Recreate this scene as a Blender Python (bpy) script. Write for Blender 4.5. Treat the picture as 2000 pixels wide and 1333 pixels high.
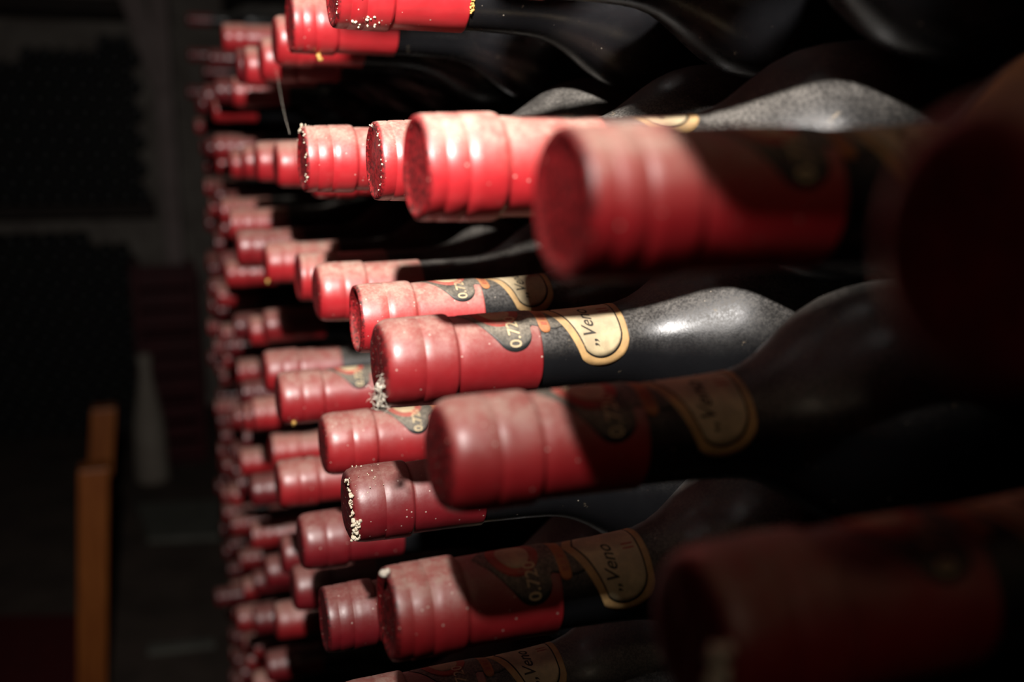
import bpy, bmesh, math, random
import numpy as np
from mathutils import Vector, Matrix, noise as mnoise

for o in list(bpy.data.objects):
    bpy.data.objects.remove(o, do_unlink=True)
scene = bpy.context.scene
COL = scene.collection
random.seed(7)

# ------------------------------------------------------------------ camera
CAM = Vector((0.0, 0.0, 1.45))
FPX = 1944.0                      # focal length in pixels of the 2000 px frame (35 mm lens)
PITCH = math.atan(391 / 1944.0)
YAW = math.radians(20.21)
FW = Vector((math.sin(YAW) * math.cos(PITCH), math.cos(YAW) * math.cos(PITCH), -math.sin(PITCH)))
RT = Vector((math.cos(YAW), -math.sin(YAW), 0))
UP = RT.cross(FW)
cd = bpy.data.cameras.new('camera')
cam = bpy.data.objects.new('camera', cd)
COL.objects.link(cam)
cam.matrix_world = Matrix((
    (RT.x, UP.x, -FW.x, CAM.x),
    (RT.y, UP.y, -FW.y, CAM.y),
    (RT.z, UP.z, -FW.z, CAM.z),
    (0, 0, 0, 1)))
cd.sensor_width = 36.0
cd.lens = 35.0
cd.clip_start = 0.01
cd.clip_end = 50
cd.dof.use_dof = True
cd.dof.focus_distance = 0.365
cd.dof.aperture_fstop = 6.2
scene.camera = cam

# ------------------------------------------------------------------ light
world = bpy.data.worlds.new('cellar_dark')
scene.world = world
world.use_nodes = True
world.node_tree.nodes['Background'].inputs[0].default_value = (0.9, 0.8, 0.7, 1)
world.node_tree.nodes['Background'].inputs[1].default_value = 0.004

LAMP = CAM + Vector((-0.06, -0.05, 0.242))
AIM_EL, AIM_AZ = -14.0, 13.0      # degrees below the horizon, degrees right of the aisle
ld = bpy.data.lights.new('cellar_spot_lamp', 'SPOT')
lo = bpy.data.objects.new('cellar_spot_lamp', ld)
COL.objects.link(lo)
lo.location = LAMP
_e, _a = math.radians(AIM_EL), math.radians(AIM_AZ)
lo.rotation_euler = Vector((math.sin(_a) * math.cos(_e), math.cos(_a) * math.cos(_e), math.sin(_e))).to_track_quat('-Z', 'Y').to_euler()
ld.energy = 41.0
ld.color = (1.0, 0.95, 0.91)
ld.shadow_soft_size = 0.009
ld.spot_size = math.radians(83)
ld.spot_blend = 1.0

bd = bpy.data.lights.new('warm_fill_lamp', 'POINT')     # weak warm fill added behind the camera to lift shaded necks
bo = bpy.data.objects.new('warm_fill_lamp', bd)
COL.objects.link(bo)
bo.location = CAM + Vector((-0.20, -0.45, 0.42))
bd.energy = 0.95
bd.color = (1.0, 0.80, 0.58)
bd.shadow_soft_size = 0.03
scene.cycles.max_bounces = 4
scene.cycles.diffuse_bounces = 2
scene.cycles.glossy_bounces = 2
scene.view_settings.view_transform = 'Standard'
scene.view_settings.look = 'None'
scene.view_settings.exposure = 0.0
scene.view_settings.gamma = 1.0
scene.view_settings.use_curve_mapping = False

# ------------------------------------------------------------------ helpers
def ray(x, y):
    return FW + RT * ((x - 1000) / FPX) - UP * ((y - 666.5) / FPX)

def at_depth(x, y, d):            # pixel of the photograph and a distance -> point of the place
    return CAM + ray(x, y) * d

def at_plane_y(x, y, Y):
    r = ray(x, y)
    return CAM + r * (Y / r.y)

def at_floor(x, y, z=0.0):
    r = ray(x, y)
    return CAM + r * ((z - CAM.z) / r.z)

def add(name, me, mat=None, parent=None, loc=None):
    o = bpy.data.objects.new(name, me)
    COL.objects.link(o)
    if mat is not None and me is not None and len(me.materials) == 0:
        me.materials.append(mat)
    if parent is not None:
        o.parent = parent
    if loc is not None:
        o.location = loc
    return o

def tag(o, label=None, cat=None, group=None, kind=None):
    if label: o['label'] = label
    if cat: o['category'] = cat
    if group: o['group'] = group
    if kind: o['kind'] = kind
    return o

def mesh(name, verts, faces, smooth=False):
    me = bpy.data.meshes.new(name)
    me.from_pydata([tuple(v) for v in verts], [], faces)
    me.validate()
    me.update()
    if smooth:
        for p in me.polygons: p.use_smooth = True
    return me

def bm_mesh(name, bm, smooth=False):
    me = bpy.data.meshes.new(name)
    bm.to_mesh(me); bm.free()
    if smooth:
        for p in me.polygons: p.use_smooth = True
    return me

def add_box(bm, lo_, hi_, bevel=0.0):
    r = bmesh.ops.create_cube(bm, size=1.0)
    c = (Vector(lo_) + Vector(hi_)) / 2
    s = Vector(hi_) - Vector(lo_)
    for v in r['verts']:
        v.co = Vector((v.co.x * s.x, v.co.y * s.y, v.co.z * s.z)) + c
    if bevel > 0:
        es = list({e for v in r['verts'] for e in v.link_edges})
        bmesh.ops.bevel(bm, geom=es, offset=bevel, segments=2, affect='EDGES', profile=0.6)

def box_mesh(name, lo_, hi_, bevel=0.0):
    bm = bmesh.new()
    add_box(bm, lo_, hi_, bevel)
    return bm_mesh(name, bm)

def lathe(name, prof, segs, wob=0.0, seed=0, closed=True):
    """Turned shape about the X axis; prof is a list of (x, r) in millimetres."""
    rnd = Vector((seed * 3.1, seed * 7.7, seed * 1.3))
    verts, faces, rings = [], [], []
    for (x, r) in prof:
        if r < 1e-6:
            rings.append([len(verts)]); verts.append((x / 1000, 0, 0))
        else:
            ring = []
            for k in range(segs):
                a = 2 * math.pi * k / segs
                rr, xx = r, x
                if wob > 0:
                    q = Vector((x * 0.09, math.cos(a) * 1.3, math.sin(a) * 1.3)) + rnd
                    w = mnoise.noise(q) * 0.6 + mnoise.noise(q * 3.1) * 0.3 + mnoise.noise(q * 7.0) * 0.12
                    rr = r + wob * w
                    xx = x + wob * 1.1 * mnoise.noise(Vector((math.cos(a) * 1.1, math.sin(a) * 1.1, 3.3)) + rnd)
                ring.append(len(verts))
                verts.append((xx / 1000, -math.sin(a) * rr / 1000, math.cos(a) * rr / 1000))
            rings.append(ring)
    for A, B in zip(rings[:-1], rings[1:]):
        if len(A) == 1 and len(B) > 1:
            for k in range(segs): faces.append((A[0], B[k], B[(k + 1) % segs]))
        elif len(B) == 1 and len(A) > 1:
            for k in range(segs): faces.append((A[k], B[0], A[(k + 1) % segs]))
        else:
            for k in range(segs): faces.append((A[k], B[k], B[(k + 1) % segs], A[(k + 1) % segs]))
    me = mesh(name, verts, faces, smooth=True)
    bm = bmesh.new(); bm.from_mesh(me)
    bmesh.ops.recalc_face_normals(bm, faces=bm.faces)
    bm.to_mesh(me); bm.free()
    for p in me.polygons: p.use_smooth = True
    return me

# ------------------------------------------------------------------ materials
def new_mat(name):
    m = bpy.data.materials.new(name)
    m.use_nodes = True
    nt = m.node_tree
    return m, nt, nt.nodes['Principled BSDF']

def N(nt, typ, **kw):
    n = nt.nodes.new(typ)
    for k, v in kw.items():
        setattr(n, k, v)
    return n

def mixc(nt, fac, a, b, blend='MIX'):
    m = N(nt, 'ShaderNodeMix', data_type='RGBA', blend_type=blend)
    for i, v in ((0, fac), (6, a), (7, b)):
        if hasattr(v, 'links') or hasattr(v, 'is_linked'):
            nt.links.new(v, m.inputs[i])
        else:
            m.inputs[i].default_value = v
    return m.outputs[2]

def math_(nt, op, a, b=None, clamp=False):
    m = N(nt, 'ShaderNodeMath', operation=op, use_clamp=clamp)
    for i, v in ((0, a), (1, b)):
        if v is None: continue
        if hasattr(v, 'is_linked'): nt.links.new(v, m.inputs[i])
        else: m.inputs[i].default_value = v
    return m.outputs[0]

def ramp(nt, val, lo_, hi_, a=0.0, b=1.0):
    m = N(nt, 'ShaderNodeMapRange', interpolation_type='SMOOTHSTEP')
    nt.links.new(val, m.inputs[0])
    for i, v in ((1, lo_), (2, hi_), (3, a), (4, b)): m.inputs[i].default_value = v
    return m.outputs[0]

def tex_noise(nt, vec, scale, detail=4, rough=0.6):
    n = N(nt, 'ShaderNodeTexNoise')
    n.inputs['Scale'].default_value = scale
    n.inputs['Detail'].default_value = detail
    n.inputs['Roughness'].default_value = rough
    nt.links.new(vec, n.inputs['Vector'])
    return n.outputs['Fac']

def coords(nt):
    """Object coordinates shifted by a random amount per object, so that no two bottles wear the same dirt."""
    tc = N(nt, 'ShaderNodeTexCoord')
    oi = N(nt, 'ShaderNodeObjectInfo')
    mul = N(nt, 'ShaderNodeVectorMath', operation='SCALE')
    mul.inputs[0].default_value = (3.1, 1.7, 2.3)
    nt.links.new(oi.outputs['Random'], mul.inputs['Scale'])
    ad = N(nt, 'ShaderNodeVectorMath', operation='ADD')
    nt.links.new(tc.outputs['Object'], ad.inputs[0])
    nt.links.new(mul.outputs[0], ad.inputs[1])
    return tc.outputs['Object'], ad.outputs[0], oi.outputs['Random']

def up_facing(nt):
    g = N(nt, 'ShaderNodeNewGeometry')
    s = N(nt, 'ShaderNodeSeparateXYZ')
    nt.links.new(g.outputs['Normal'], s.inputs[0])
    return s.outputs['Z']

def bump(nt, bsdf, height, strength, dist):
    b = N(nt, 'ShaderNodeBump')
    b.inputs['Strength'].default_value = strength
    b.inputs['Distance'].default_value = dist
    nt.links.new(height, b.inputs['Height'])
    nt.links.new(b.outputs[0], bsdf.inputs['Normal'])

def specks(nt, vec, scale, size, dens):
    v = N(nt, 'ShaderNodeTexVoronoi')
    v.inputs['Scale'].default_value = scale
    nt.links.new(vec, v.inputs['Vector'])
    dot = ramp(nt, v.outputs['Distance'], size, size * 0.45, 0, 1)
    s = N(nt, 'ShaderNodeSeparateColor')
    nt.links.new(v.outputs['Color'], s.inputs[0])
    keep = math_(nt, 'LESS_THAN', s.outputs[0], dens)
    return math_(nt, 'MULTIPLY', dot, keep)

def capsule_material(name, red, dust_amt, dust=(0.54, 0.37, 0.285, 1), film=0.13, crust=True):
    m, nt, b = new_mat(name)
    obj, vec, rnd = coords(nt)
    n1 = tex_noise(nt, vec, 170, 3, 0.65)
    n2 = tex_noise(nt, vec, 900, 2, 0.7)
    n3 = tex_noise(nt, vec, 60, 3, 0.5)
    base = mixc(nt, ramp(nt, n3, 0.35, 0.7), red, (red[0] * 0.8, red[1] * 0.75, red[2] * 0.75, 1))
    base = mixc(nt, ramp(nt, rnd, 0, 1, 0.0, 0.25), base, (red[0] * 0.62, red[1] * 0.7, red[2] * 0.8, 1))
    # dust settles on what faces up
    z = up_facing(nt)
    lay = ramp(nt, z, 0.15, 0.98)
    thin = ramp(nt, z, -0.25, 0.6, 0.0, film)
    patch = ramp(nt, n1, 0.36, 0.66, 0.45, 1.0)
    grain = ramp(nt, n2, 0.35, 0.65, 0.7, 1.0)
    d = math_(nt, 'MULTIPLY', math_(nt, 'MULTIPLY', lay, patch), grain)
    d = math_(nt, 'MULTIPLY', d, dust_amt)
    d = math_(nt, 'ADD', d, math_(nt, 'MULTIPLY', thin, grain), clamp=True)
    col = mixc(nt, d, base, dust)
    sp = specks(nt, vec, 520, 0.22, 0.11)
    col = mixc(nt, math_(nt, 'MULTIPLY', sp, 0.6), col, (0.75, 0.62, 0.52, 1))
    if crust:                      # dried, grimy end disc
        sx = N(nt, 'ShaderNodeSeparateXYZ')
        nt.links.new(obj, sx.inputs[0])
        endm = ramp(nt, sx.outputs['X'], 0.0019, 0.0007)
        rad = math_(nt, 'SQRT', math_(nt, 'ADD', math_(nt, 'MULTIPLY', sx.outputs['Y'], sx.outputs['Y']), math_(nt, 'MULTIPLY', sx.outputs['Z'], sx.outputs['Z'])))
        endm = math_(nt, 'MAXIMUM', endm, ramp(nt, rad, 0.0124, 0.0117))  # same dark tone also fills the recess of hollow ends
        gr = tex_noise(nt, vec, 620, 3, 0.75)
        crustc = mixc(nt, ramp(nt, gr, 0.40, 0.60), (0.022, 0.004, 0.004, 1), (red[0] * 0.62, red[1] * 0.6, red[2] * 0.6, 1))
        crustc = mixc(nt, specks(nt, vec, 800, 0.3, 0.10), crustc, (0.55, 0.3, 0.24, 1))
        col = mixc(nt, math_(nt, 'MULTIPLY', endm, 0.85), col, crustc)
    nt.links.new(col, b.inputs['Base Color'])
    r = math_(nt, 'ADD', ramp(nt, n1, 0.3, 0.7, 0.33, 0.42), math_(nt, 'MULTIPLY', d, 0.35), clamp=True)
    nt.links.new(r, b.inputs['Roughness'])
    b.inputs['Specular IOR Level'].default_value = 1.0
    h = math_(nt, 'ADD', math_(nt, 'MULTIPLY', n2, 0.35), n1)
    bump(nt, b, h, 0.14, 0.0004)
    return m

def glass_material(name, dust_amt):
    m, nt, b = new_mat(name)
    obj, vec, rnd = coords(nt)
    n1 = tex_noise(nt, vec, 70, 3, 0.65)
    n2 = tex_noise(nt, vec, 1100, 2, 0.7)
    z = up_facing(nt)
    lay = ramp(nt, z, -0.05, 0.95)
    d = math_(nt, 'MULTIPLY', math_(nt, 'MULTIPLY', lay, ramp(nt, n1, 0.3, 0.7, 0.45, 1.0)), ramp(nt, n2, 0.35, 0.66, 0.35, 1.0))
    d = math_(nt, 'MULTIPLY', d, dust_amt)
    col = mixc(nt, d, (0.008, 0.008, 0.009, 1), (0.34, 0.31, 0.27, 1))
    smear = math_(nt, 'MULTIPLY', ramp(nt, tex_noise(nt, vec, 130, 4, 0.6), 0.66, 0.78), ramp(nt, n2, 0.4, 0.6))
    col = mixc(nt, math_(nt, 'MULTIPLY', smear, 0.7), col, (0.40, 0.31, 0.20, 1))
    sp = specks(nt, vec, 420, 0.16, 0.05)
    col = mixc(nt, math_(nt, 'MULTIPLY', sp, 0.55), col, (0.6, 0.52, 0.42, 1))
    nt.links.new(col, b.inputs['Base Color'])
    r = math_(nt, 'ADD', math_(nt, 'MULTIPLY', d, 0.8), ramp(nt, n1, 0.3, 0.7, 0.22, 0.34), clamp=True)
    nt.links.new(r, b.inputs['Roughness'])
    b.inputs['IOR'].default_value = 1.5
    bump(nt, b, math_(nt, 'ADD', n2, n1), 0.12, 0.0003)
    return m

def paper_material(name, c, dust=0.5, rough=0.7, var=0.12):
    m, nt, b = new_mat(name)
    obj, vec, rnd = coords(nt)
    n1 = tex_noise(nt, vec, 150, 5, 0.65)
    n2 = tex_noise(nt, vec, 1000, 2, 0.7)
    base = mixc(nt, ramp(nt, n1, 0.3, 0.7, 0.0, 1.0), c, tuple(max(0.0, x * (1 - 3 * var)) for x in c[:3]) + (1,))
    z = up_facing(nt)
    d = math_(nt, 'MULTIPLY', math_(nt, 'MULTIPLY', ramp(nt, z, 0.0, 0.9), ramp(nt, n2, 0.35, 0.66, 0.45, 1.0)), ramp(nt, n1, 0.3, 0.68, 0.35 * dust, dust))
    col = mixc(nt, d, base, (0.52, 0.44, 0.33, 1))
    nt.links.new(col, b.inputs['Base Color'])
    b.inputs['Roughness'].default_value = rough
    bump(nt, b, math_(nt, 'ADD', n2, n1), 0.15, 0.0002)
    return m

def plain_material(name, c, c2, scale, rough=0.8, bumpd=0.002, bstr=0.4, stretch=None):
    m, nt, b = new_mat(name)
    tc = N(nt, 'ShaderNodeTexCoord')
    vec = tc.outputs['Object']
    if stretch:
        mp = N(nt, 'ShaderNodeMapping')
        mp.inputs['Scale'].default_value = stretch
        nt.links.new(vec, mp.inputs['Vector']); vec = mp.outputs[0]
    n = tex_noise(nt, vec, scale, 6, 0.65)
    nt.links.new(mixc(nt, ramp(nt, n, 0.3, 0.7), c, c2), b.inputs['Base Color'])
    b.inputs['Roughness'].default_value = rough
    bump(nt, b, n, bstr, bumpd)
    return m

RED = (0.50, 0.020, 0.026, 1)
M = {}
M['capsule'] = capsule_material('red_capsule', RED, 0.82, film=0.22)
M['capsule_dusty'] = capsule_material('red_capsule_dusty', (0.32, 0.014, 0.018, 1), 0.75, (0.42, 0.28, 0.22, 1))  # dull dusty red, also deepened to mimic weaker light on lower rows
M['capsule_dark'] = capsule_material('oxblood_dimmed_capsule', (0.19, 0.009, 0.014, 1), 0.5, (0.32, 0.19, 0.15, 1))  # oxblood cap; on lower and far rows its darkness stands in for weaker light
M['glass'] = glass_material('dusty_dark_glass', 0.62)
M['label_black'] = paper_material('label_black', (0.022, 0.023, 0.023, 1), 0.62, 0.6)
M['label_cream'] = paper_material('label_cream', (0.74, 0.58, 0.34, 1), 0.35)
M['label_tan'] = paper_material('label_tan', (0.66, 0.40, 0.16, 1), 0.30)
M['label_red'] = paper_material('label_red', (0.55, 0.06, 0.04, 1), 0.35)
M['label_orange'] = paper_material('label_orange', (0.62, 0.22, 0.07, 1), 0.3)
M['ink'] = paper_material('label_ink', (0.03, 0.025, 0.02, 1), 0.1)
M['gold_ink'] = paper_material('label_gold_ink', (0.80, 0.62, 0.36, 1), 0.1)
M['mould'] = plain_material('pale_mould', (0.78, 0.70, 0.56, 1), (0.55, 0.42, 0.28, 1), 900, 0.9, 0.0004)
M['resin'] = plain_material('yellow_resin', (0.75, 0.48, 0.14, 1), (0.55, 0.28, 0.06, 1), 700, 0.4, 0.0003)
M['web'] = plain_material('cobweb', (0.80, 0.72, 0.60, 1), (0.60, 0.52, 0.42, 1), 900, 0.9, 0.0002)
M['plaster'] = plain_material('dirty_plaster', (0.42, 0.37, 0.32, 1), (0.26, 0.22, 0.19, 1), 6, 0.9, 0.01)
M['stone'] = plain_material('dark_stone', (0.10, 0.085, 0.07, 1), (0.05, 0.04, 0.035, 1), 9, 0.9, 0.01)
M['floor'] = plain_material('cellar_floor', (0.17, 0.125, 0.10, 1), (0.10, 0.075, 0.06, 1), 5, 0.85, 0.006)
M['orange_wood'] = plain_material('orange_varnished_wood', (0.55, 0.17, 0.035, 1), (0.38, 0.10, 0.02, 1), 14, 0.45, 0.001, 0.3, (6, 6, 0.6))
M['dark_wood'] = plain_material('dark_shelf_wood', (0.06, 0.04, 0.03, 1), (0.03, 0.02, 0.015, 1), 12, 0.7, 0.001, 0.3, (0.6, 6, 6))
M['pale_post'] = plain_material('pale_painted_post', (0.46, 0.36, 0.34, 1), (0.36, 0.28, 0.26, 1), 8, 0.8, 0.003)
M['far_glass'] = plain_material('far_black_glass', (0.012, 0.012, 0.012, 1), (0.02, 0.02, 0.018, 1), 20, 0.5, 0.001)
M['crate_red'] = plain_material('dark_red_plastic', (0.10, 0.006, 0.010, 1), (0.07, 0.004, 0.007, 1), 10, 0.6, 0.001)
M['jug'] = plain_material('pale_stoneware', (0.46, 0.40, 0.33, 1), (0.38, 0.32, 0.26, 1), 9, 0.7, 0.002)
M['board'] = plain_material('grey_board', (0.24, 0.24, 0.20, 1), (0.18, 0.18, 0.15, 1), 9, 0.8, 0.001)
M['mat'] = plain_material('red_mat', (0.16, 0.010, 0.012, 1), (0.10, 0.006, 0.008, 1), 60, 0.95, 0.002)

# ------------------------------------------------------------------ the room
WALL_X = 0.46
tag(add('wall_right', box_mesh('wall_right', (WALL_X, -2.5, 0), (WALL_X + 0.2, 5.9, 2.7)), M['stone']), kind='structure')
tag(add('wall_left', box_mesh('wall_left', (-2.7, -2.5, 0), (-2.5, 5.9, 2.7)), M['stone']), kind='structure')
tag(add('wall_back', box_mesh('wall_back', (-2.5, 5.65, 0), (WALL_X, 5.85, 2.7)), M['plaster']), kind='structure')
tag(add('wall_front', box_mesh('wall_front', (-2.5, -2.5, 0), (WALL_X, -2.3, 2.7)), M['stone']), kind='structure')
tag(add('floor', box_mesh('floor', (-2.7, -2.5, -0.1), (WALL_X + 0.2, 5.9, 0)), M['floor']), kind='structure')
tag(add('ceiling', box_mesh('ceiling', (-2.7, -2.5, 2.7), (WALL_X + 0.2, 5.9, 2.8)), M['stone']), kind='structure')

# ------------------------------------------------------------------ bottle shapes (millimetres along the neck from its tip)
def dense(prof, step=2.2):
    out = [prof[0]]
    for (xa, ra), (xb, rb) in zip(prof[:-1], prof[1:]):
        n = max(1, int(math.hypot(xb - xa, rb - ra) / step))
        for k in range(1, n + 1):
            t = k / n
            out.append((xa + (xb - xa) * t, ra + (rb - ra) * t))
    return out

CAP_ROUND = [(0.5, 0), (0.4, 8.5), (0.5, 10.8), (1.1, 12.4), (2.3, 13.5), (4.0, 14.15), (6.4, 14.4), (12.6, 14.58), (12.9, 14.44), (13.2, 14.44), (13.5, 14.6),
             (22.8, 14.72), (23.6, 14.5), (24.0, 13.7), (24.5, 13.55), (25.2, 13.72), (40, 13.9), (51.6, 14.1), (52.2, 14.1), (52.4, 13.3)]
CAP_FLAT = [(1.0, 0), (0.9, 10.2), (0.5, 11.6), (0.0, 12.4), (0.1, 13.3), (0.6, 13.85), (1.6, 14.1), (4.8, 14.25), (5.2, 14.1), (5.7, 14.1), (6.1, 14.35),
            (11.0, 14.5), (11.3, 14.3), (11.8, 14.3), (12.1, 14.6), (20.8, 14.75), (21.8, 14.55), (22.3, 13.75), (23.0, 13.6), (24.0, 13.74), (40, 13.9), (51.6, 14.1), (52.2, 14.1), (52.4, 13.3)]
CAP_HOLLOW = [(3.2, 0), (3.1, 9.6), (2.4, 11.4), (0.6, 12.1), (0.0, 12.8), (0.3, 13.6), (1.4, 14.0), (4.4, 14.35), (10.9, 14.55), (11.3, 14.25), (11.8, 14.25), (12.2, 14.6),
              (22.0, 14.72), (22.8, 14.5), (23.4, 13.7), (24.0, 13.55), (25, 13.7), (40, 13.9), (51.6, 14.1), (52.2, 14.1), (52.4, 13.3)]
GLASS = [(48, 13.0), (52, 13.3), (60, 13.5), (70, 13.8), (80, 14.4), (86, 15.2), (92, 17.0), (98, 20.0), (104, 23.9), (110, 28.0), (116, 31.7), (122, 34.4),
         (129, 36.2), (137, 37.2), (147, 37.6), (170, 37.6), (230, 37.6), (292, 37.5), (297, 36.2), (300, 33), (300, 27), (296, 18), (284, 8), (280, 0)]
ME = {}
for nm, pr in (('round', CAP_ROUND), ('flat', CAP_FLAT), ('hollow', CAP_HOLLOW)):
    for v in range(3):
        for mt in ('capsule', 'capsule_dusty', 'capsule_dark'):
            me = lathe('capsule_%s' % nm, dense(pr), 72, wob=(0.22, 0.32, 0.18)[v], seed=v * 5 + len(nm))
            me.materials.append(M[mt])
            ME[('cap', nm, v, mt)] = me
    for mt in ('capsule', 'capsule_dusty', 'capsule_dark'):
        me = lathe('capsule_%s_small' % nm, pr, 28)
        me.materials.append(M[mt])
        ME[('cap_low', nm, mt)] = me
ME['glass'] = lathe('bottle_glass', dense(GLASS, 4), 64); ME['glass'].materials.append(M['glass'])
ME['glass_low'] = lathe('bottle_glass_small', GLASS, 28); ME['glass_low'].materials.append(M['glass'])

def surf_r(u):                    # outer radius of capsule or glass at u mm from the tip
    if u < 52.3: return 13.75 + (u - 26) * 0.0135
    pts = [(52.3, 13.95), (56, 13.5), (60, 13.5), (70, 13.8), (80, 14.4), (86, 15.2), (92, 17.0), (98, 20.0), (104, 23.9), (110, 28.0), (116, 31.7), (122, 34.4), (129, 36.2), (137, 37.2), (147, 37.6), (300, 37.6)]
    for (a, ra), (b, rb) in zip(pts[:-1], pts[1:]):
        if a <= u <= b: return ra + (rb - ra) * (u - a) / (b - a)
    return 37.6

def wrap(u, v, off):              # paper point -> point on the neck; v = 0 on top, v > 0 towards the aisle's near side
    r = surf_r(u)
    a = v / 14.0
    rr = (r + off) / 1000
    return (u / 1000, -math.sin(a) * rr, math.cos(a) * rr)

def interp(tab, u):
    for (a, va), (b, vb) in zip(tab[:-1], tab[1:]):
        if a <= u <= b: return va + (vb - va) * (u - a) / (b - a)
    return 0.0

def paper(name, tab, off, nu=40, nv=18, v0=0.0, thick=0.07):
    """Sheet wrapped on the neck, with the half-width tab[u] around v0, and a real paper edge."""
    us = np.array(sorted(set(np.round(np.concatenate([np.linspace(tab[0][0], tab[-1][0], nu), [t[0] for t in tab]]), 4))))
    nu = len(us)
    verts, faces = [], []
    for u in us:
        h = max(interp(tab, u), 0.05)
        for k in range(nv + 1):
            verts.append(wrap(u, v0 + (-1 + 2 * k / nv) * h, off))
    W = nv + 1
    for i in range(nu - 1):
        for k in range(nv):
            faces.append((i * W + k, i * W + k + 1, (i + 1) * W + k + 1, (i + 1) * W + k))
    nb = len(verts)
    ring = [k for k in range(W)] + [i * W + nv for i in range(1, nu)] + [(nu - 1) * W + k for k in range(nv - 1, -1, -1)] + [i * W for i in range(nu - 2, 0, -1)]
    for r in ring:
        x, y, z = verts[r]
        L = math.hypot(y, z); s = (L - (thick + off * 0.0) / 1000) / L
        verts.append((x, y * s, z * s))
    n = len(ring)
    for k in range(n):
        faces.append((ring[k], ring[(k + 1) % n], nb + (k + 1) % n, nb + k))
    me = mesh(name, verts, faces, smooth=True)
    bm = bmesh.new(); bm.from_mesh(me)
    bmesh.ops.recalc_face_normals(bm, faces=bm.faces)
    if sum(f.normal.dot(Vector((0, f.calc_center_median().y, f.calc_center_median().z))) for f in bm.faces) < 0:
        bmesh.ops.reverse_faces(bm, faces=bm.faces)
    bm.to_mesh(me); bm.free()
    return me

_tongue = [(u, 12.4 + math.sqrt(max(0.0, 37.2 - (u - 43.0) ** 2))) for u in np.linspace(38.6, 49.0, 22)]
BLACK_V = [(26.5, 0), (28, 2.2), (31, 6.0), (34.5, 11.0)] + _tongue + [(49.15, 10.4), (50.0, 9.6), (54, 10.6), (58, 11.4), (62, 10), (66, 6)]
_lobe = [(u, 15.6 + math.sqrt(max(0.0, 100.0 - (u - 73.2) ** 2))) for u in np.linspace(66.2, 83.1, 30)]
CREAM_V = [(56.4, 0), (57.2, 2.0), (60, 8.0), (63.2, 15.6)] + _lobe + [(83.2, 8), (83.25, 0)]
def inset(tab, cu, f, g):         # shrink towards u = cu
    return [(cu + (u - cu) * f, v * g) for (u, v) in tab]
ME['label'] = paper('neck_label', BLACK_V, 0.10); ME['label'].materials.append(M['label_black'])
ME['panel'] = paper('label_panel', CREAM_V, 0.16, 44, 26); ME['panel'].materials.append(M['label_tan'])
ME['line'] = paper('label_line', inset(CREAM_V, 72.5, 0.80, 0.885), 0.20, 44, 26, 0, 0.03); ME['line'].materials.append(M['ink'])
ME['inner'] = paper('label_field', inset(CREAM_V, 72.5, 0.755, 0.86), 0.235, 44, 26, 0, 0.03); ME['inner'].materials.append(M['label_cream'])
def disc_tab(cu, r, rv=None):
    rv = rv or r
    return [(cu + r * -math.cos(math.pi * k / 16), rv * math.sin(math.pi * k / 16)) for k in range(17)]
ME['medal'] = paper('label_medallion', disc_tab(39.5, 8.2, 9.2), 0.16, 22, 14); ME['medal'].materials.append(M['label_red'])
ME['medal_in'] = paper('label_medallion_field', disc_tab(39.5, 5.2, 6.4), 0.20, 18, 12, 0, 0.03); ME['medal_in'].materials.append(M['label_cream'])
ME['pill'] = paper('label_band', [(52.4, 10.6), (52.9, 11.9), (53.8, 12.5), (55.0, 12.5), (55.9, 11.9), (56.4, 10.6)], 0.18, 8, 22); ME['pill'].materials.append(M['label_orange'])

def text_mesh(name, body, size, ubase, vstart, off, mat, shear=0.0, space=1.0):
    cu = bpy.data.curves.new(name, 'FONT')
    cu.body = body; cu.size = size; cu.shear = shear; cu.space_character = space; cu.resolution_u = 3; cu.offset = 0.05
    o = bpy.data.objects.new(name, cu); COL.objects.link(o)
    dg = bpy.context.evaluated_depsgraph_get(); dg.update()
    tm = bpy.data.meshes.new_from_object(o.evaluated_get(dg))
    bpy.data.objects.remove(o, do_unlink=True)
    bm = bmesh.new(); bm.from_mesh(tm)
    bmesh.ops.triangulate(bm, faces=bm.faces)
    bmesh.ops.subdivide_edges(bm, edges=[e for e in bm.edges if e.calc_length() > 0.8], cuts=1)
    bmesh.ops.triangulate(bm, faces=bm.faces)
    for v in bm.verts:
        v.co = wrap(ubase - v.co.y, vstart - v.co.x, off)
    bmesh.ops.recalc_face_normals(bm, faces=bm.faces)
    if sum(f.normal.dot(Vector((0, f.calc_center_median().y, f.calc_center_median().z))) for f in bm.faces) < 0:
        bmesh.ops.reverse_faces(bm, faces=bm.faces)
    bm.to_mesh(tm); bm.free()
    tm.name = name
    tm.materials.append(mat)
    return tm
ME['t720'] = text_mesh('volume_lettering', '0.720', 5.7, 45.0, 17.2, 0.26, M['gold_ink'])
ME['tven'] = text_mesh('script_lettering', '\u201eVeno', 6.4, 71.6, 18.8, 0.34, M['ink'], 0.35)
ME['tii'] = text_mesh('numeral_lettering', 'II', 5.6, 79.2, 6.0, 0.34, M['label_red'], 0.0, 1.1)
ME['tband'] = text_mesh('band_lettering', 'II II II', 3.0, 55.5, 9.6, 0.30, M['label_red'], 0.0, 1.0)

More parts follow.
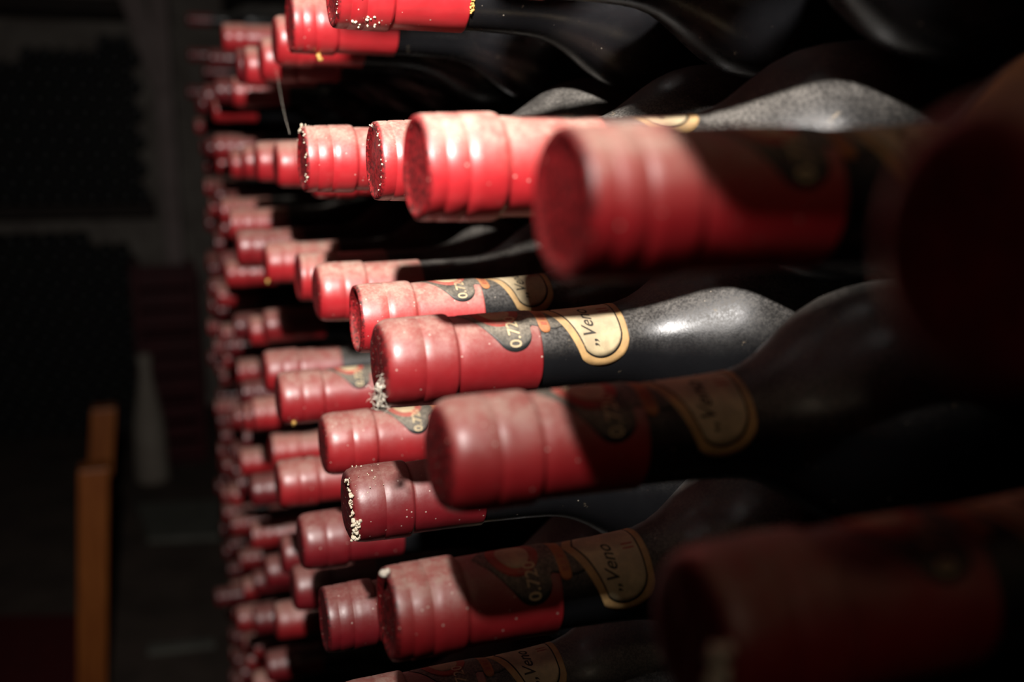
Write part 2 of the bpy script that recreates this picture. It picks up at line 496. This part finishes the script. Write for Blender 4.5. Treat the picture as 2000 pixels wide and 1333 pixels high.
# dirt that clings to single bottles -------------------------------------------------
def lumps(name, spots, mat, seed=0, sub=2):
    rnd = random.Random(seed)
    bm = bmesh.new()
    for (x, y, z, r) in spots:
        g = bmesh.ops.create_icosphere(bm, subdivisions=sub, radius=r / 1000)
        sc = Vector((rnd.uniform(0.6, 1.1), rnd.uniform(0.7, 1.3), rnd.uniform(0.7, 1.3)))
        for v in g['verts']:
            c = v.co.copy()
            k = 1 + 0.35 * mnoise.noise(c * 2200 + Vector((x, y, z)))
            v.co = Vector((c.x * sc.x * k + x / 1000, c.y * sc.y * k + y / 1000, c.z * sc.z * k + z / 1000))
    me = bm_mesh(name, bm, smooth=True)
    me.materials.append(mat)
    return me

def threads(name, paths, rad, mat):
    verts, faces = [], []
    for path in paths:
        base = len(verts)
        for i, p in enumerate(path):
            d = (Vector(path[min(i + 1, len(path) - 1)]) - Vector(path[max(i - 1, 0)])).normalized()
            a = d.orthogonal().normalized(); b = d.cross(a)
            for k in range(5):
                t = 2 * math.pi * k / 5
                verts.append(Vector(p) + (a * math.cos(t) + b * math.sin(t)) * rad)
        for i in range(len(path) - 1):
            for k in range(5):
                faces.append((base + i * 5 + k, base + i * 5 + (k + 1) % 5, base + (i + 1) * 5 + (k + 1) % 5, base + (i + 1) * 5 + k))
    me = mesh(name, verts, faces, smooth=True)
    me.materials.append(mat)
    return me

def rim_spots(a0, a1, n, rmin, rmax, seed, x0=-0.2, x1=1.4, rr=13.2):
    """points along the rim of the capsule; angles in degrees from the top towards the near side"""
    rnd = random.Random(seed)
    out = []
    for _ in range(n):
        a = math.radians(rnd.uniform(a0, a1)); r = rr + rnd.uniform(-1.0, 0.9)
        out.append((rnd.uniform(x0, x1), -math.sin(a) * r, math.cos(a) * r, rnd.uniform(rmin, rmax)))
    return out

# ------------------------------------------------------------------ where the bottles lie
# name: tip x, tip y, lip diameter (px in the photograph), capsule shape, variant, capsule material, roll of the label, tilt in degrees
SPEC = """
T0 632 -8 149 flat 0 capsule 60 0
T1 553 52 115 flat 1 capsule 40 0
T2 523 84 98 round 0 capsule 20 0
T3 497 116 87 round 1 capsule 50 0
T4 467 138 78 round 2 capsule 30 0
T5 446 179 60 round 0 capsule 0 0
T6 410 215 47 round 0 capsule 0 0
T7 378 248 30 round 0 capsule 0 0
U0 427 73 56 round 0 capsule 0 0
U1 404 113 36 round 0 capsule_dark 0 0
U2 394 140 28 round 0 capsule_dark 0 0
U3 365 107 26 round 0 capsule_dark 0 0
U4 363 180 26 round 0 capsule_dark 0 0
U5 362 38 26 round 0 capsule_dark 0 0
R0 1810 480 610 round 0 capsule -30 0
R1 1060 412 320 flat 2 capsule 4 0
R2 788 333 214 flat 1 capsule -55 0
R3 713 321 158 flat 0 capsule -60 0
R4 576 315 133 flat 2 capsule -70 0
R4b 594 316 108 round 0 capsule 0 0
R5 526 317 92 round 1 capsule 0 0
R6 489 316 80 round 2 capsule 0 0
R7 465 318 67 round 0 capsule 0 0
R8 442 320 57 round 0 capsule 0 0
R9 418 320 44 round 0 capsule 0 0
R10 396 322 30 round 0 capsule_dusty 0 0
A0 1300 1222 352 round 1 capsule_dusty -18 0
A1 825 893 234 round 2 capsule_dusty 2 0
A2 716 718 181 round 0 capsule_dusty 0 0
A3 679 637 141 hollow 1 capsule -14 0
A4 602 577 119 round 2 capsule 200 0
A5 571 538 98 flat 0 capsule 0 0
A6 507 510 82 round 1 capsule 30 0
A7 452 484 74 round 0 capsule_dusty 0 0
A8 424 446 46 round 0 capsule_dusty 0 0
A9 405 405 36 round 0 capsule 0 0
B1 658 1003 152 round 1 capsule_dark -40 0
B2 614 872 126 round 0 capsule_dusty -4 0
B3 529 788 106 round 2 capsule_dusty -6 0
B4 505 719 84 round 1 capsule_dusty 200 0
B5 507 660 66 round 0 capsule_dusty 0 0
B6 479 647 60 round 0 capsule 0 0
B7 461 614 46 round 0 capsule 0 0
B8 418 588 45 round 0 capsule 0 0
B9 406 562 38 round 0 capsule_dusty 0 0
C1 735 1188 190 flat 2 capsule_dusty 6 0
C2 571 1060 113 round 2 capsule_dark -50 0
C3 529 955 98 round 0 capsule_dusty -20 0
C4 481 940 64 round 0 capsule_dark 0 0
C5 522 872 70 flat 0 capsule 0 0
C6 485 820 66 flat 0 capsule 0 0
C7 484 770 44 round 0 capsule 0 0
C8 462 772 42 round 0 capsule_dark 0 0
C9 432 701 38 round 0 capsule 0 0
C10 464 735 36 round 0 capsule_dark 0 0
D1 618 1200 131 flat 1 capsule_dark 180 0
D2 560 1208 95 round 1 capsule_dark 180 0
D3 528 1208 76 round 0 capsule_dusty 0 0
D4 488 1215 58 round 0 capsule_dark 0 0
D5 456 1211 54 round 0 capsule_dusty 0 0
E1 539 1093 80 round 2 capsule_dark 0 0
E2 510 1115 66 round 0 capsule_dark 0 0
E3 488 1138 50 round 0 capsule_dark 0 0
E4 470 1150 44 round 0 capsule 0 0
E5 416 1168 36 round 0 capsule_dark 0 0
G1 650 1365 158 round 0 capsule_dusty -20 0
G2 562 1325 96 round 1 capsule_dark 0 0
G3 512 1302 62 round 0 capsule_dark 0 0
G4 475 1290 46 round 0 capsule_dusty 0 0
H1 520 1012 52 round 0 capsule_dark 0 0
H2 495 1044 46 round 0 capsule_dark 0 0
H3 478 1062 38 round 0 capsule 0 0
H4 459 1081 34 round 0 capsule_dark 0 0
"""
bottles = []
for ln in SPEC.strip().splitlines():
    f = ln.split()
    x, y, d = map(float, f[1:4])
    P = (at_depth(x + 0.1 * d, y, FPX * 29.4 / d / 1000.0) - CAM) * 1000      # mm from the camera
    bottles.append(dict(key=f[0], px=x + 0.1 * d, py=y, d=d, P=P, shape=f[4], var=int(f[5]), mat=f[6], roll=float(f[7]), tilt=float(f[8]), mob=1.0 if d < 60 else 0.45 if d < 120 else 0.12, fill=False))
# rows go on out of the picture and to the far end
taken = lambda Y, Z, m: all(math.hypot(b['P'].y - Y, b['P'].z - Z) > m for b in bottles)
rf = random.Random(11)
PUSH = {(-1, 124): (-13, -16), (-2, 352): (-26, 0), (-2, 443): (-26, 0), (-2, 534): (-26, 0), (-2, 625): (-26, 0)}   # unseen bottles pulled out or shifted (mm) to cast shade on visible necks
for row in range(-4, 19):
    Zr = -9 - 64.5 * row
    Y = 79 + (45 if row % 2 else 0) - 182
    if row == -1: Y = 33 - 182
    while Y < 1900:
        Yj, Zj = Y + rf.uniform(-5, 5), Zr + rf.uniform(-4, 4)
        X = 74 + 22 * max(0, (Y - 700) / 1000) + rf.uniform(-7, 7)
        X += PUSH.get((row, round(Y)), (0, 0))[0]; Yj += PUSH.get((row, round(Y)), (0, 0))[1]
        P = Vector((X, Yj, Zj))
        q = P / 1000
        dep = q.dot(FW)
        near_out = False
        if dep > 0.02:
            sx = 1000 + FPX * q.dot(RT) / dep; sy = 666.5 - FPX * q.dot(UP) / dep; dd = FPX * 0.0294 / dep
            inside = (-40 < sy - dd / 2 and sy - dd / 2 < 1333) and sx < 2040
            part_in = sy + 0.5 * dd > -30 and sy - 0.6 * dd < 1400
        else:
            inside = part_in = False
        ok = False
        if Y > 800 and row >= -1 and -60 < sy < 1420: ok = True
        elif Y <= 800 and Y > -140 and row in (-2, -1, 0, 1, 2, 3) and not (dep > 0.02 and sy + dd / 2 > 0 and sy - dd / 2 < 1333 and sx < 2000): ok = True
        if ok and taken(Yj, Zj, 64 if (row, round(Y)) in PUSH else 72):
            bottles.append(dict(key='F', px=None, py=None, d=(FPX * 0.0294 / dep if dep > 0.05 else 600), P=P, shape=rf.choice(['round', 'round', 'flat']), var=0,
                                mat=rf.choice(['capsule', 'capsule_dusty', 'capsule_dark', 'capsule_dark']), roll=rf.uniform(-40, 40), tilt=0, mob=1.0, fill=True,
                                out=Y <= 800))
        Y += 91
# let the bodies settle against each other: none may share space
SEP = 77.2
PYZ = np.array([[b['P'].y, b['P'].z] for b in bottles])
MOB = np.array([b['mob'] for b in bottles])
DIA = np.array([b['d'] for b in bottles])
MW = np.stack([MOB * 1.3, MOB * np.where(DIA < 90, 0.9, 0.6)], 1)
for it in range(1500):
    df = PYZ[:, None, :] - PYZ[None, :, :]
    D = np.sqrt((df ** 2).sum(2)) + np.eye(len(PYZ)) * 1e6
    ov = np.maximum(0, SEP - D)
    worst = ov.max()
    if worst < 0.4: break
    k = (ov * 0.35 / D / (MOB[:, None] + MOB[None, :]))[:, :, None]
    PYZ += (df * k).sum(1) * MW
for b, q in zip(bottles, PYZ):
    b['P'].y, b['P'].z = float(q[0]), float(q[1])
print('settled', it, 'worst overlap mm', round(float(worst), 2), 'bottles', len(bottles))
for b in bottles:                 # keep the tip on its own line of sight sideways
    if b['px'] is not None:
        w = (b['px'] - 1000) / FPX
        # (X*RT.x + Y*RT.y) = w * (X*FW.x + Y*FW.y + Z*FW.z)
        b['P'].x = (w * (b['P'].y * FW.y + b['P'].z * FW.z) - b['P'].y * RT.y) / (RT.x - w * FW.x)

NEAR = {   # own words for the bottles one can tell apart
 'T0': 'wine bottle of the top row, red capsule with white drips and torn gold edge',
 'T1': 'shiny red capped top row wine bottle with a yellow resin drop below',
 'T2': 'red capped top row wine bottle, next beyond the one with the resin drop',
 'T3': 'top row wine bottle with one round glint, second beyond the resin drop',
 'T4': 'top row wine bottle with yellow flakes on its red ring',
 'T5': 'blurred top row wine bottle, next beyond the one with yellow flakes',
 'T6': 'small blurred top row wine bottle, second beyond the one with yellow flakes',
 'T7': 'tiny blurred wine bottle at the far end of the top row',
 'U0': 'lone red capped bottle glinting above the far end of the top row',
 'R0': 'nearest wine bottle, huge blurred dark red cap cut by the right edge',
 'R1': 'large blurred wine bottle of the lit row with round red end disc, half shaded',
 'R2': 'brightest wine bottle, pink dusty capsule in the middle of the lit row',
 'R3': 'wine bottle with crusty red end disc squeezed behind the brightest pink one',
 'R4': 'sharp red capped wine bottle of the lit row with grimy white speckled rim',
 'R4b': 'recessed wine bottle hidden right behind the grimy rimmed one of the lit row',  # unseen bottle put in the row's gap to shade the necks below
 'R5': 'first wine bottle beyond the grimy rimmed one in the lit row',
 'R6': 'second wine bottle beyond the grimy rimmed one in the lit row',
 'R7': 'third wine bottle beyond the grimy rimmed one in the lit row',
 'R8': 'fourth wine bottle beyond the grimy rimmed one in the lit row',
 'R9': 'fifth wine bottle beyond the grimy rimmed one in the lit row',
 'R10': 'pale tiny wine bottle tip at the far end of the lit row',
 'A0': 'very blurred dim red capped wine bottle at the lower right corner',
 'A1': 'large out of focus dusty red capped wine bottle, its cream label in shadow',
 'A2': 'sharp dusty wine bottle with lit 0.720 label and cobweb at its red tip',
 'A3': 'wine bottle with hollow red end, right behind the one with the cobweb',
 'A4': 'red capped wine bottle left above the hollow ended one',
 'A5': 'wine bottle wedged third left of the cobwebbed one, flat red end disc showing',
 'A6': 'wine bottle with broad glint and yellow drop, below the far lit row',
 'A7': 'dusty wine bottle next beyond the glinting one under the lit row',
 'B1': 'oxblood capped wine bottle crusted with white mould round its end',
 'B2': 'dusty wine bottle with small 0.720 tongue, just below the cobweb',
 'B3': 'dusty red capped wine bottle with a yellow drop at its lower rim',
 'B4': 'red capped wine bottle just above the one with the yellow lower drop',
 'B5': 'blurred wine bottle second above the one with the yellow lower drop',
 'B6': 'blurred wine bottle third above the one with the yellow lower drop',
 'C1': 'large blurred wine bottle at the bottom with a shadow slanting over its capsule',
 'C2': 'dull red capped wine bottle peeping out below left of the mouldy one',
 'C3': 'dusty red capped wine bottle left above the mouldy one',
 'C4': 'blurred red cap touching the left of the dusty one above the mouldy bottle',
 'C5': 'thin red disc of a wine bottle below the cap with yellow drop',
 'C6': 'rounded red cap of a wine bottle left of the one with yellow drop',
 'D1': 'dark red wine bottle with flat end disc, left of the slant shadowed one',
 'D2': 'soft dark red cap first left of the flat end disc at the bottom',
 'D3': 'soft dark red cap second left of the flat end disc at the bottom',
 'E1': 'dull red cap first down the slanting line below left of the mouldy bottle',
 'E2': 'dull red cap second down the slanting line below left of the mouldy bottle',
 'G1': 'wine bottle along the bottom picture edge with a cream label scrap showing',
 'G2': 'dim red cap cut by the bottom edge, first left of the label scrap',
 'G3': 'dim red cap at the bottom edge, second left of the label scrap',
}
FAR_LABEL = 'small blurred red-capped wine bottle at the dim far end of the stack'
OUT_LABEL = 'dark wine bottle at the picture border with its cap out of view'
LABELLED = {'R0', 'R1', 'R2', 'R3', 'R4', 'A0', 'A1', 'A2', 'A3', 'A4', 'B1', 'B2', 'B3', 'B4', 'C1', 'C2', 'C3', 'G1', 'D1'}

ROOT = {}
for b in bottles:
    e = bpy.data.objects.new('wine_bottle', None)
    e.empty_display_size = 0.02
    COL.objects.link(e)
    e.location = CAM + b['P'] / 1000
    far = b['d'] < 60
    jt = random.Random(hash((b['key'], round(b['P'].y))) & 0xffff) if False else random.Random(int(b['P'].y * 10) ^ int(b['P'].z * 7))
    e.rotation_euler = (math.radians(b['roll']), math.radians(b['tilt'] + jt.uniform(-0.1, 0.1)), math.radians(jt.uniform(-0.1, 0.1)))
    ROOT.setdefault(b['key'], e)
    if b['key'] in NEAR: tag(e, NEAR[b['key']], 'bottle', 'wine bottles lying in the stack')
    elif b['fill'] and b.get('out'): tag(e, OUT_LABEL, 'bottle', 'wine bottles at the picture border')
    else: tag(e, FAR_LABEL, 'bottle', 'small far wine bottles')
    add('bottle_glass', ME['glass_low'] if far else ME['glass'], None, e)
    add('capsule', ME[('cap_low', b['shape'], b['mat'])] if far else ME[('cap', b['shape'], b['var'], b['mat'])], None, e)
    if b['key'] in LABELLED:
        lb = add('neck_label', ME['label'], None, e)
        lb['label'] = 'black, red and cream paper neck label'
        add('cream_panel', ME['panel'], None, lb); add('panel_line', ME['line'], None, lb); add('panel_field', ME['inner'], None, lb)
        add('medallion', ME['medal'], None, lb); add('medallion_field', ME['medal_in'], None, lb); add('orange_band', ME['pill'], None, lb)
        add('lettering', ME['t720'], None, lb); add('lettering', ME['tven'], None, lb); add('lettering', ME['tii'], None, lb); add('lettering', ME['tband'], None, lb)

ME['shoulder'] = paper('shoulder_label', disc_tab(108, 22, 10.5), 0.3, 26, 18, 6.0); ME['shoulder'].materials.append(M['label_tan'])
sl = add('shoulder_label', ME['shoulder'], None, ROOT['R1']); sl['label'] = 'oval tan paper label on the shoulder'
# ------------------------------------------------------------------ dirt on single bottles
def near_dirt(key, name, spots, mat, label, seed=0):
    r = ROOT[key]
    inv = math.radians(-bottles[[b['key'] for b in bottles].index(key)]['roll'])
    c, s = math.cos(inv), math.sin(inv)          # undo the label's roll: dirt is placed by where it shows
    sp = [(x, y * c - z * s, y * s + z * c, q) for (x, y, z, q) in spots]
    o = add(name, lumps(name, sp, mat, seed), None, r)
    o['label'] = label
    return o

near_dirt('B1', 'mould_crust', rim_spots(95, 140, 34, 0.5, 1.25, 1, 0.2, 3.2, 13.2) + rim_spots(20, 90, 40, 0.25, 0.7, 2, -0.3, 0.9, 12.6)
          + rim_spots(-40, 60, 50, 0.12, 0.35, 3, 1, 14, 14.3), M['mould'], 'white crumbly mould round the rim')
near_dirt('R4', 'mould_crust', rim_spots(-30, 140, 60, 0.15, 0.5, 4, -0.3, 0.8, 12.9) + rim_spots(-60, 10, 30, 0.3, 0.7, 5, 0.5, 5, 13.8), M['mould'], 'pale grime along the rim')
near_dirt('R3', 'mould_crust', rim_spots(-20, 150, 40, 0.12, 0.4, 6, -0.2, 0.8, 12.6), M['mould'], 'pale grime along the rim')
near_dirt('T0', 'mould_crust', rim_spots(135, 165, 26, 0.3, 0.9, 7, 6, 17, 14.2) + rim_spots(60, 140, 40, 0.15, 0.4, 8, -0.2, 1.5, 13.2)
          + [(9.0, -13.9, 4.0 - 2.1 * k, 0.45) for k in range(5)], M['mould'], 'white drips and crust')
near_dirt('T1', 'resin_drop', [(13.5, -3.0, -15.2, 1.2), (13.9, -3.2, -16.6, 1.5), (14.6, -3.2, -17.0, 1.0)], M['resin'], 'yellow resin drop')
near_dirt('T0', 'gold_edge', rim_spots(100, 128, 22, 0.3, 0.7, 19, 52.0, 53.6, 13.9), M['resin'], 'torn gold foil edge of the capsule')
near_dirt('T4', 'resin_flakes', rim_spots(-10, 80, 26, 0.4, 1.1, 9, 11.5, 14.5, 14.4), M['resin'], 'yellowish flakes')
near_dirt('B3', 'resin_drop', [(7.6, -8.8, -11.8, 1.3), (7.4, -9.6, -10.4, 0.8), (7.8, -7.6, -12.8, 1.2)], M['resin'], 'yellow drop at the lower rim')
near_dirt('A6', 'resin_drop', [(-12.5, -4, -9, 1.3)] if False else [(1.2, -8.5, -11.6, 1.2), (1.0, -8.2, -12.8, 1.0)], M['resin'], 'small yellowish drop')
near_dirt('C1', 'cobweb_tuft', [(-0.8, -2.0, 14.2, 1.2), (-1.4, -1.2, 13.8, 0.9), (0.2, -2.2, 14.7, 1.0)], M['web'], 'small white tuft on top of the tip')
near_dirt('A0', 'cobweb_tuft', rim_spots(70, 110, 26, 0.4, 1.2, 12, -2.5, 0.2, 12.8), M['web'], 'pale cobweb at the tip')

rw = random.Random(5)
def web_paths(cx, cy, cz, n, spread, steps, step):
    out = []
    for _ in range(n):
        p = Vector((cx + rw.uniform(-1, 1) * spread[0], cy + rw.uniform(-1, 1) * spread[1], cz + rw.uniform(-1, 1) * spread[2]))
        d = Vector((rw.uniform(-1, 1), rw.uniform(-1, 1), rw.uniform(-1, 1))).normalized()
        path = [p / 1000]
        for _k in range(steps):
            d = (d + Vector((rw.uniform(-1, 1), rw.uniform(-1, 1), rw.uniform(-1, 1))) * 1.15).normalized()
            p = p + d * step
            path.append(p / 1000)
        out.append(path)
    return out
w = add('cobweb_clump', threads('cobweb_clump', web_paths(-1.2, -9.6, -7.6, 40, (0.9, 1.6, 4.6), 12, 0.5), 0.00008, M['web']), None, ROOT['A2'])
w['label'] = 'white tangled cobweb at the tip'
lw = add('web_crumbs', lumps('web_crumbs', [(-0.9 + rw.uniform(-1, 1), -9.5 + rw.uniform(-1.5, 1.5), -8 + rw.uniform(-4, 4), rw.uniform(0.2, 0.55)) for _ in range(26)], M['web'], 3), None, ROOT['A2'])

# a loose cobweb thread hanging from the top row
pa = at_depth(540, 135, 0.60); pb = at_depth(566, 262, 0.455)
th = [tuple(pa.lerp(pb, t) + Vector((0, 0, -0.004 * math.sin(math.pi * t)))) for t in np.linspace(0, 1, 14)]
tag(add('cobweb_thread', threads('cobweb_thread', [th], 0.00009, M['web'])), 'thin cobweb thread between top row and lit row', 'cobweb')

# ------------------------------------------------------------------ far side of the cellar
YB = 5.30
def zpix(y, Y=YB, x=180): return at_plane_y(x, y, Y).z
def xpix(x, Y=YB, y=400): return at_plane_y(x, y, Y).x

shelf_z0, shelf_z1 = zpix(424), zpix(398)
xl, xr = xpix(-260), xpix(303)
tag(add('rack_shelf', box_mesh('rack_shelf', (xl, YB - 0.02, shelf_z0), (xr, 5.64, shelf_z1), 0.006), M['dark_wood']),
    'dark shelf board between the two black bottle stacks', 'shelf')
tag(add('rack_shelf', box_mesh('rack_shelf_top', (xl, YB - 0.02, zpix(26)), (xr, 5.64, zpix(-6)), 0.006), M['dark_wood']),
    'dark top board above the upper black bottle stack', 'shelf')

def far_stack(name, x0, x1, z0, tops, label):
    verts, faces = [], []
    R = 0.0375
    rr = random.Random(len(name))
    prof = [(0.0, 0.012), (0.012, 0.0), (0.026, 0.0), (0.034, 0.003), (R, 0.010), (R, 0.31)]
    row = 0
    z = z0 + R
    while z < max(t for _, t in tops) - R * 0.6:
        x = x0 + R + (R if row % 2 else 0)
        while x < x1 - R:
            top = interp(tops, x)
            if z + R * 0.6 < top + rr.uniform(-0.02, 0.02):
                base = len(verts)
                yj = rr.uniform(-0.012, 0.012)
                n = 14
                for (r, d) in prof:
                    for k in range(n):
                        a = 2 * math.pi * k / n
                        verts.append((x + r * math.cos(a), YB + yj + d, z + r * math.sin(a)))
                for i in range(len(prof) - 1):
                    for k in range(n):
                        faces.append((base + i * n + k, base + i * n + (k + 1) % n, base + (i + 1) * n + (k + 1) % n, base + (i + 1) * n + k))
            x += 2 * R + 0.001
        z += R * math.sqrt(3) + 0.001
        row += 1
    o = add(name, mesh(name, verts, faces, True), M['far_glass'])
    tag(o, label, 'bottles', None, 'stuff')
    return o
far_stack('stacked_bottles', xl, xpix(298), shelf_z1, [(xl - 1, zpix(96)), (xpix(20), zpix(100)), (xpix(45), zpix(112)), (xpix(75), zpix(78)), (xpix(140), zpix(82)), (xpix(300), zpix(70)), (3, zpix(70))],
          'black bottle ends stacked on the upper shelf of the far rack')
far_stack('stacked_bottles', xl, xpix(290), 0.0, [(xl - 1, zpix(455)), (xpix(160), zpix(455)), (xpix(180), zpix(478)), (xpix(240), zpix(480)), (xpix(280), zpix(505)), (3, zpix(510))],
          'black bottle ends stacked on the floor under the far shelf')

yp = 5.1
px0, px1 = at_plane_y(310, 300, yp).x, at_plane_y(346, 300, yp).x
bm = bmesh.new(); add_box(bm, (px0, yp, 0.0), (px1, yp + 0.10, 2.7), 0.008)
tag(add('rack_post', bm_mesh('rack_post', bm), M['pale_post']), 'pale pinkish upright post beside the far bottle rack', 'post')
pa = at_plane_y(252, -10, yp); pb = at_plane_y(318, 170, yp)
d = (pb - pa).normalized(); s = Vector((d.z, 0, -d.x)) * 0.045
vs = []
for yy in (yp - 0.05, yp - 0.005):
    for P, sg in ((pa, 1), (pa, -1), (pb, -1), (pb, 1)):
        q = P + s * sg; vs.append((q.x, yy, q.z))
tag(add('diagonal_brace', mesh('diagonal_brace', vs, [(0, 1, 2, 3), (7, 6, 5, 4), (0, 4, 5, 1), (1, 5, 6, 2), (2, 6, 7, 3), (3, 7, 4, 0)]), M['pale_post']),
    'pale diagonal brace leaning onto the far post', 'brace')

# dark red crates stacked on the floor in front of the far post
def crate(x0, x1, y0, y1, z0, z1, label):
    e = bpy.data.objects.new('plastic_crate', None); COL.objects.link(e); e.location = (0, 0, 0)
    tag(e, label, 'crate', 'dark red crates by the far rack')
    t = 0.014
    bm = bmesh.new(); add_box(bm, (x0, y0, z0), (x1, y1, z0 + t), 0.003); add('crate_floor', bm_mesh('crate_floor', bm), M['crate_red'], e)
    for cx in (x0, x1 - 0.03):
        for cy in (y0, y1 - 0.03):
            bm = bmesh.new(); add_box(bm, (cx, cy, z0 + t), (cx + 0.03, cy + 0.03, z1), 0.004); add('corner_post', bm_mesh('corner_post', bm), M['crate_red'], e)
    n = 3
    for k in range(n):
        za = z0 + t + 0.01 + k * (z1 - z0 - t - 0.01) / n; zb = za + (z1 - z0 - t - 0.01) / n - 0.025
        for (a, b_) in (((x0 + 0.03, y0 + 0.004, za), (x1 - 0.03, y0 + 0.016, zb)), ((x0 + 0.03, y1 - 0.016, za), (x1 - 0.03, y1 - 0.004, zb)),
                        ((x0 + 0.004, y0 + 0.03, za), (x0 + 0.016, y1 - 0.03, zb)), ((x1 - 0.016, y0 + 0.03, za), (x1 - 0.004, y1 - 0.03, zb))):
            bm = bmesh.new(); add_box(bm, a, b_, 0.003); add('slat', bm_mesh('slat', bm), M['crate_red'], e)
cy0, cy1 = 4.62, 4.92
cx0, cx1 = at_plane_y(262, 650, cy0).x, at_plane_y(392, 650, cy0).x
zt = at_plane_y(320, 520, cy0).z
h = zt / 3
for k, w_ in enumerate(('lowest of the three dark red slatted crates by the far post', 'middle one of the three dark red slatted crates by the far post', 'topmost of the three dark red slatted crates by the far post')):
    crate(cx0, cx1, cy0, cy1, k * h, (k + 1) * h - 0.004, w_)

# pale tapering jug standing in front of the crates
jy = 4.42
jb = at_plane_y(290, 812, jy); jt_ = at_plane_y(290, 692, jy)
jh = jt_.z; js = 0.0
jr = (at_plane_y(326, 800, jy).x - at_plane_y(255, 800, jy).x) / 2
prof = [(0, 0), (0, jr * 0.93), (jh * 0.03, jr), (jh * 0.45, jr * 0.9), (jh * 0.65, jr * 0.66), (jh * 0.8, jr * 0.42), (jh * 0.9, jr * 0.36), (jh * 0.95, jr * 0.42), (jh, jr * 0.40), (jh, jr * 0.30), (jh * 0.88, jr * 0.26)]
jm = lathe('stoneware_jug', [(a * 1000, r * 1000) for a, r in prof], 32)
jo = add('stoneware_jug', jm, M['jug']); jo.location = (jb.x, jy, 0); jo.rotation_euler = (0, -math.pi / 2, 0)
tag(jo, 'pale tapering jug standing before the dark red crates', 'jug')

# orange wooden posts of a low barrier
def wood_post(x0, x1, ytop, xb, depth_y, label):
    """Square post that leans a little sideways; xb is where its left edge leaves the picture."""
    a = at_plane_y(x0, ytop, depth_y); b_ = at_plane_y(x1, ytop, depth_y); c = at_plane_y(xb, 1333, depth_y)
    lean = (c.x - a.x) / (c.z - a.z)
    bm = bmesh.new(); add_box(bm, (a.x, depth_y, 0.0), (b_.x, depth_y + (b_.x - a.x), a.z), 0.006)
    for v in bm.verts: v.co.x += lean * (v.co.z - a.z)
    tag(add('wooden_post', bm_mesh('wooden_post', bm), M['orange_wood']), label, 'post')
wood_post(152, 214, 920, 150, 2.45, 'nearer and taller-looking of the two orange wooden posts')
wood_post(178, 228, 801, 150, 3.05, 'farther orange wooden post, partly hidden behind the nearer one')

# things lying on the floor
def slab(name, pts, t, mat, label, cat):
    low = [(p.x, p.y, 0.0) for p in pts]; hi = [(p.x, p.y, t) for p in pts]
    n = len(pts)
    tag(add(name, mesh(name, low + hi, [tuple(range(n - 1, -1, -1)), tuple(range(n, 2 * n))] + [(k, (k + 1) % n, n + (k + 1) % n, n + k) for k in range(n)]), mat), label, cat)
slab('floor_board', [at_floor(290, 1062), at_floor(430, 1055), at_floor(430, 985), at_floor(266, 992)], 0.02, M['board'], 'grey flat board lying on the floor below the crates', 'board')
slab('floor_strip', [at_floor(290, 1282), at_floor(420, 1266), at_floor(420, 1256), at_floor(290, 1268)], 0.015, M['board'], 'narrow grey strip lying on the floor near the bottom', 'strip')
slab('floor_mat', [at_floor(-300, 1600), at_floor(215, 1600), at_floor(165, 1205), at_floor(-300, 1215)], 0.008, M['mat'], 'dark red mat on the floor at the lower left', 'mat')
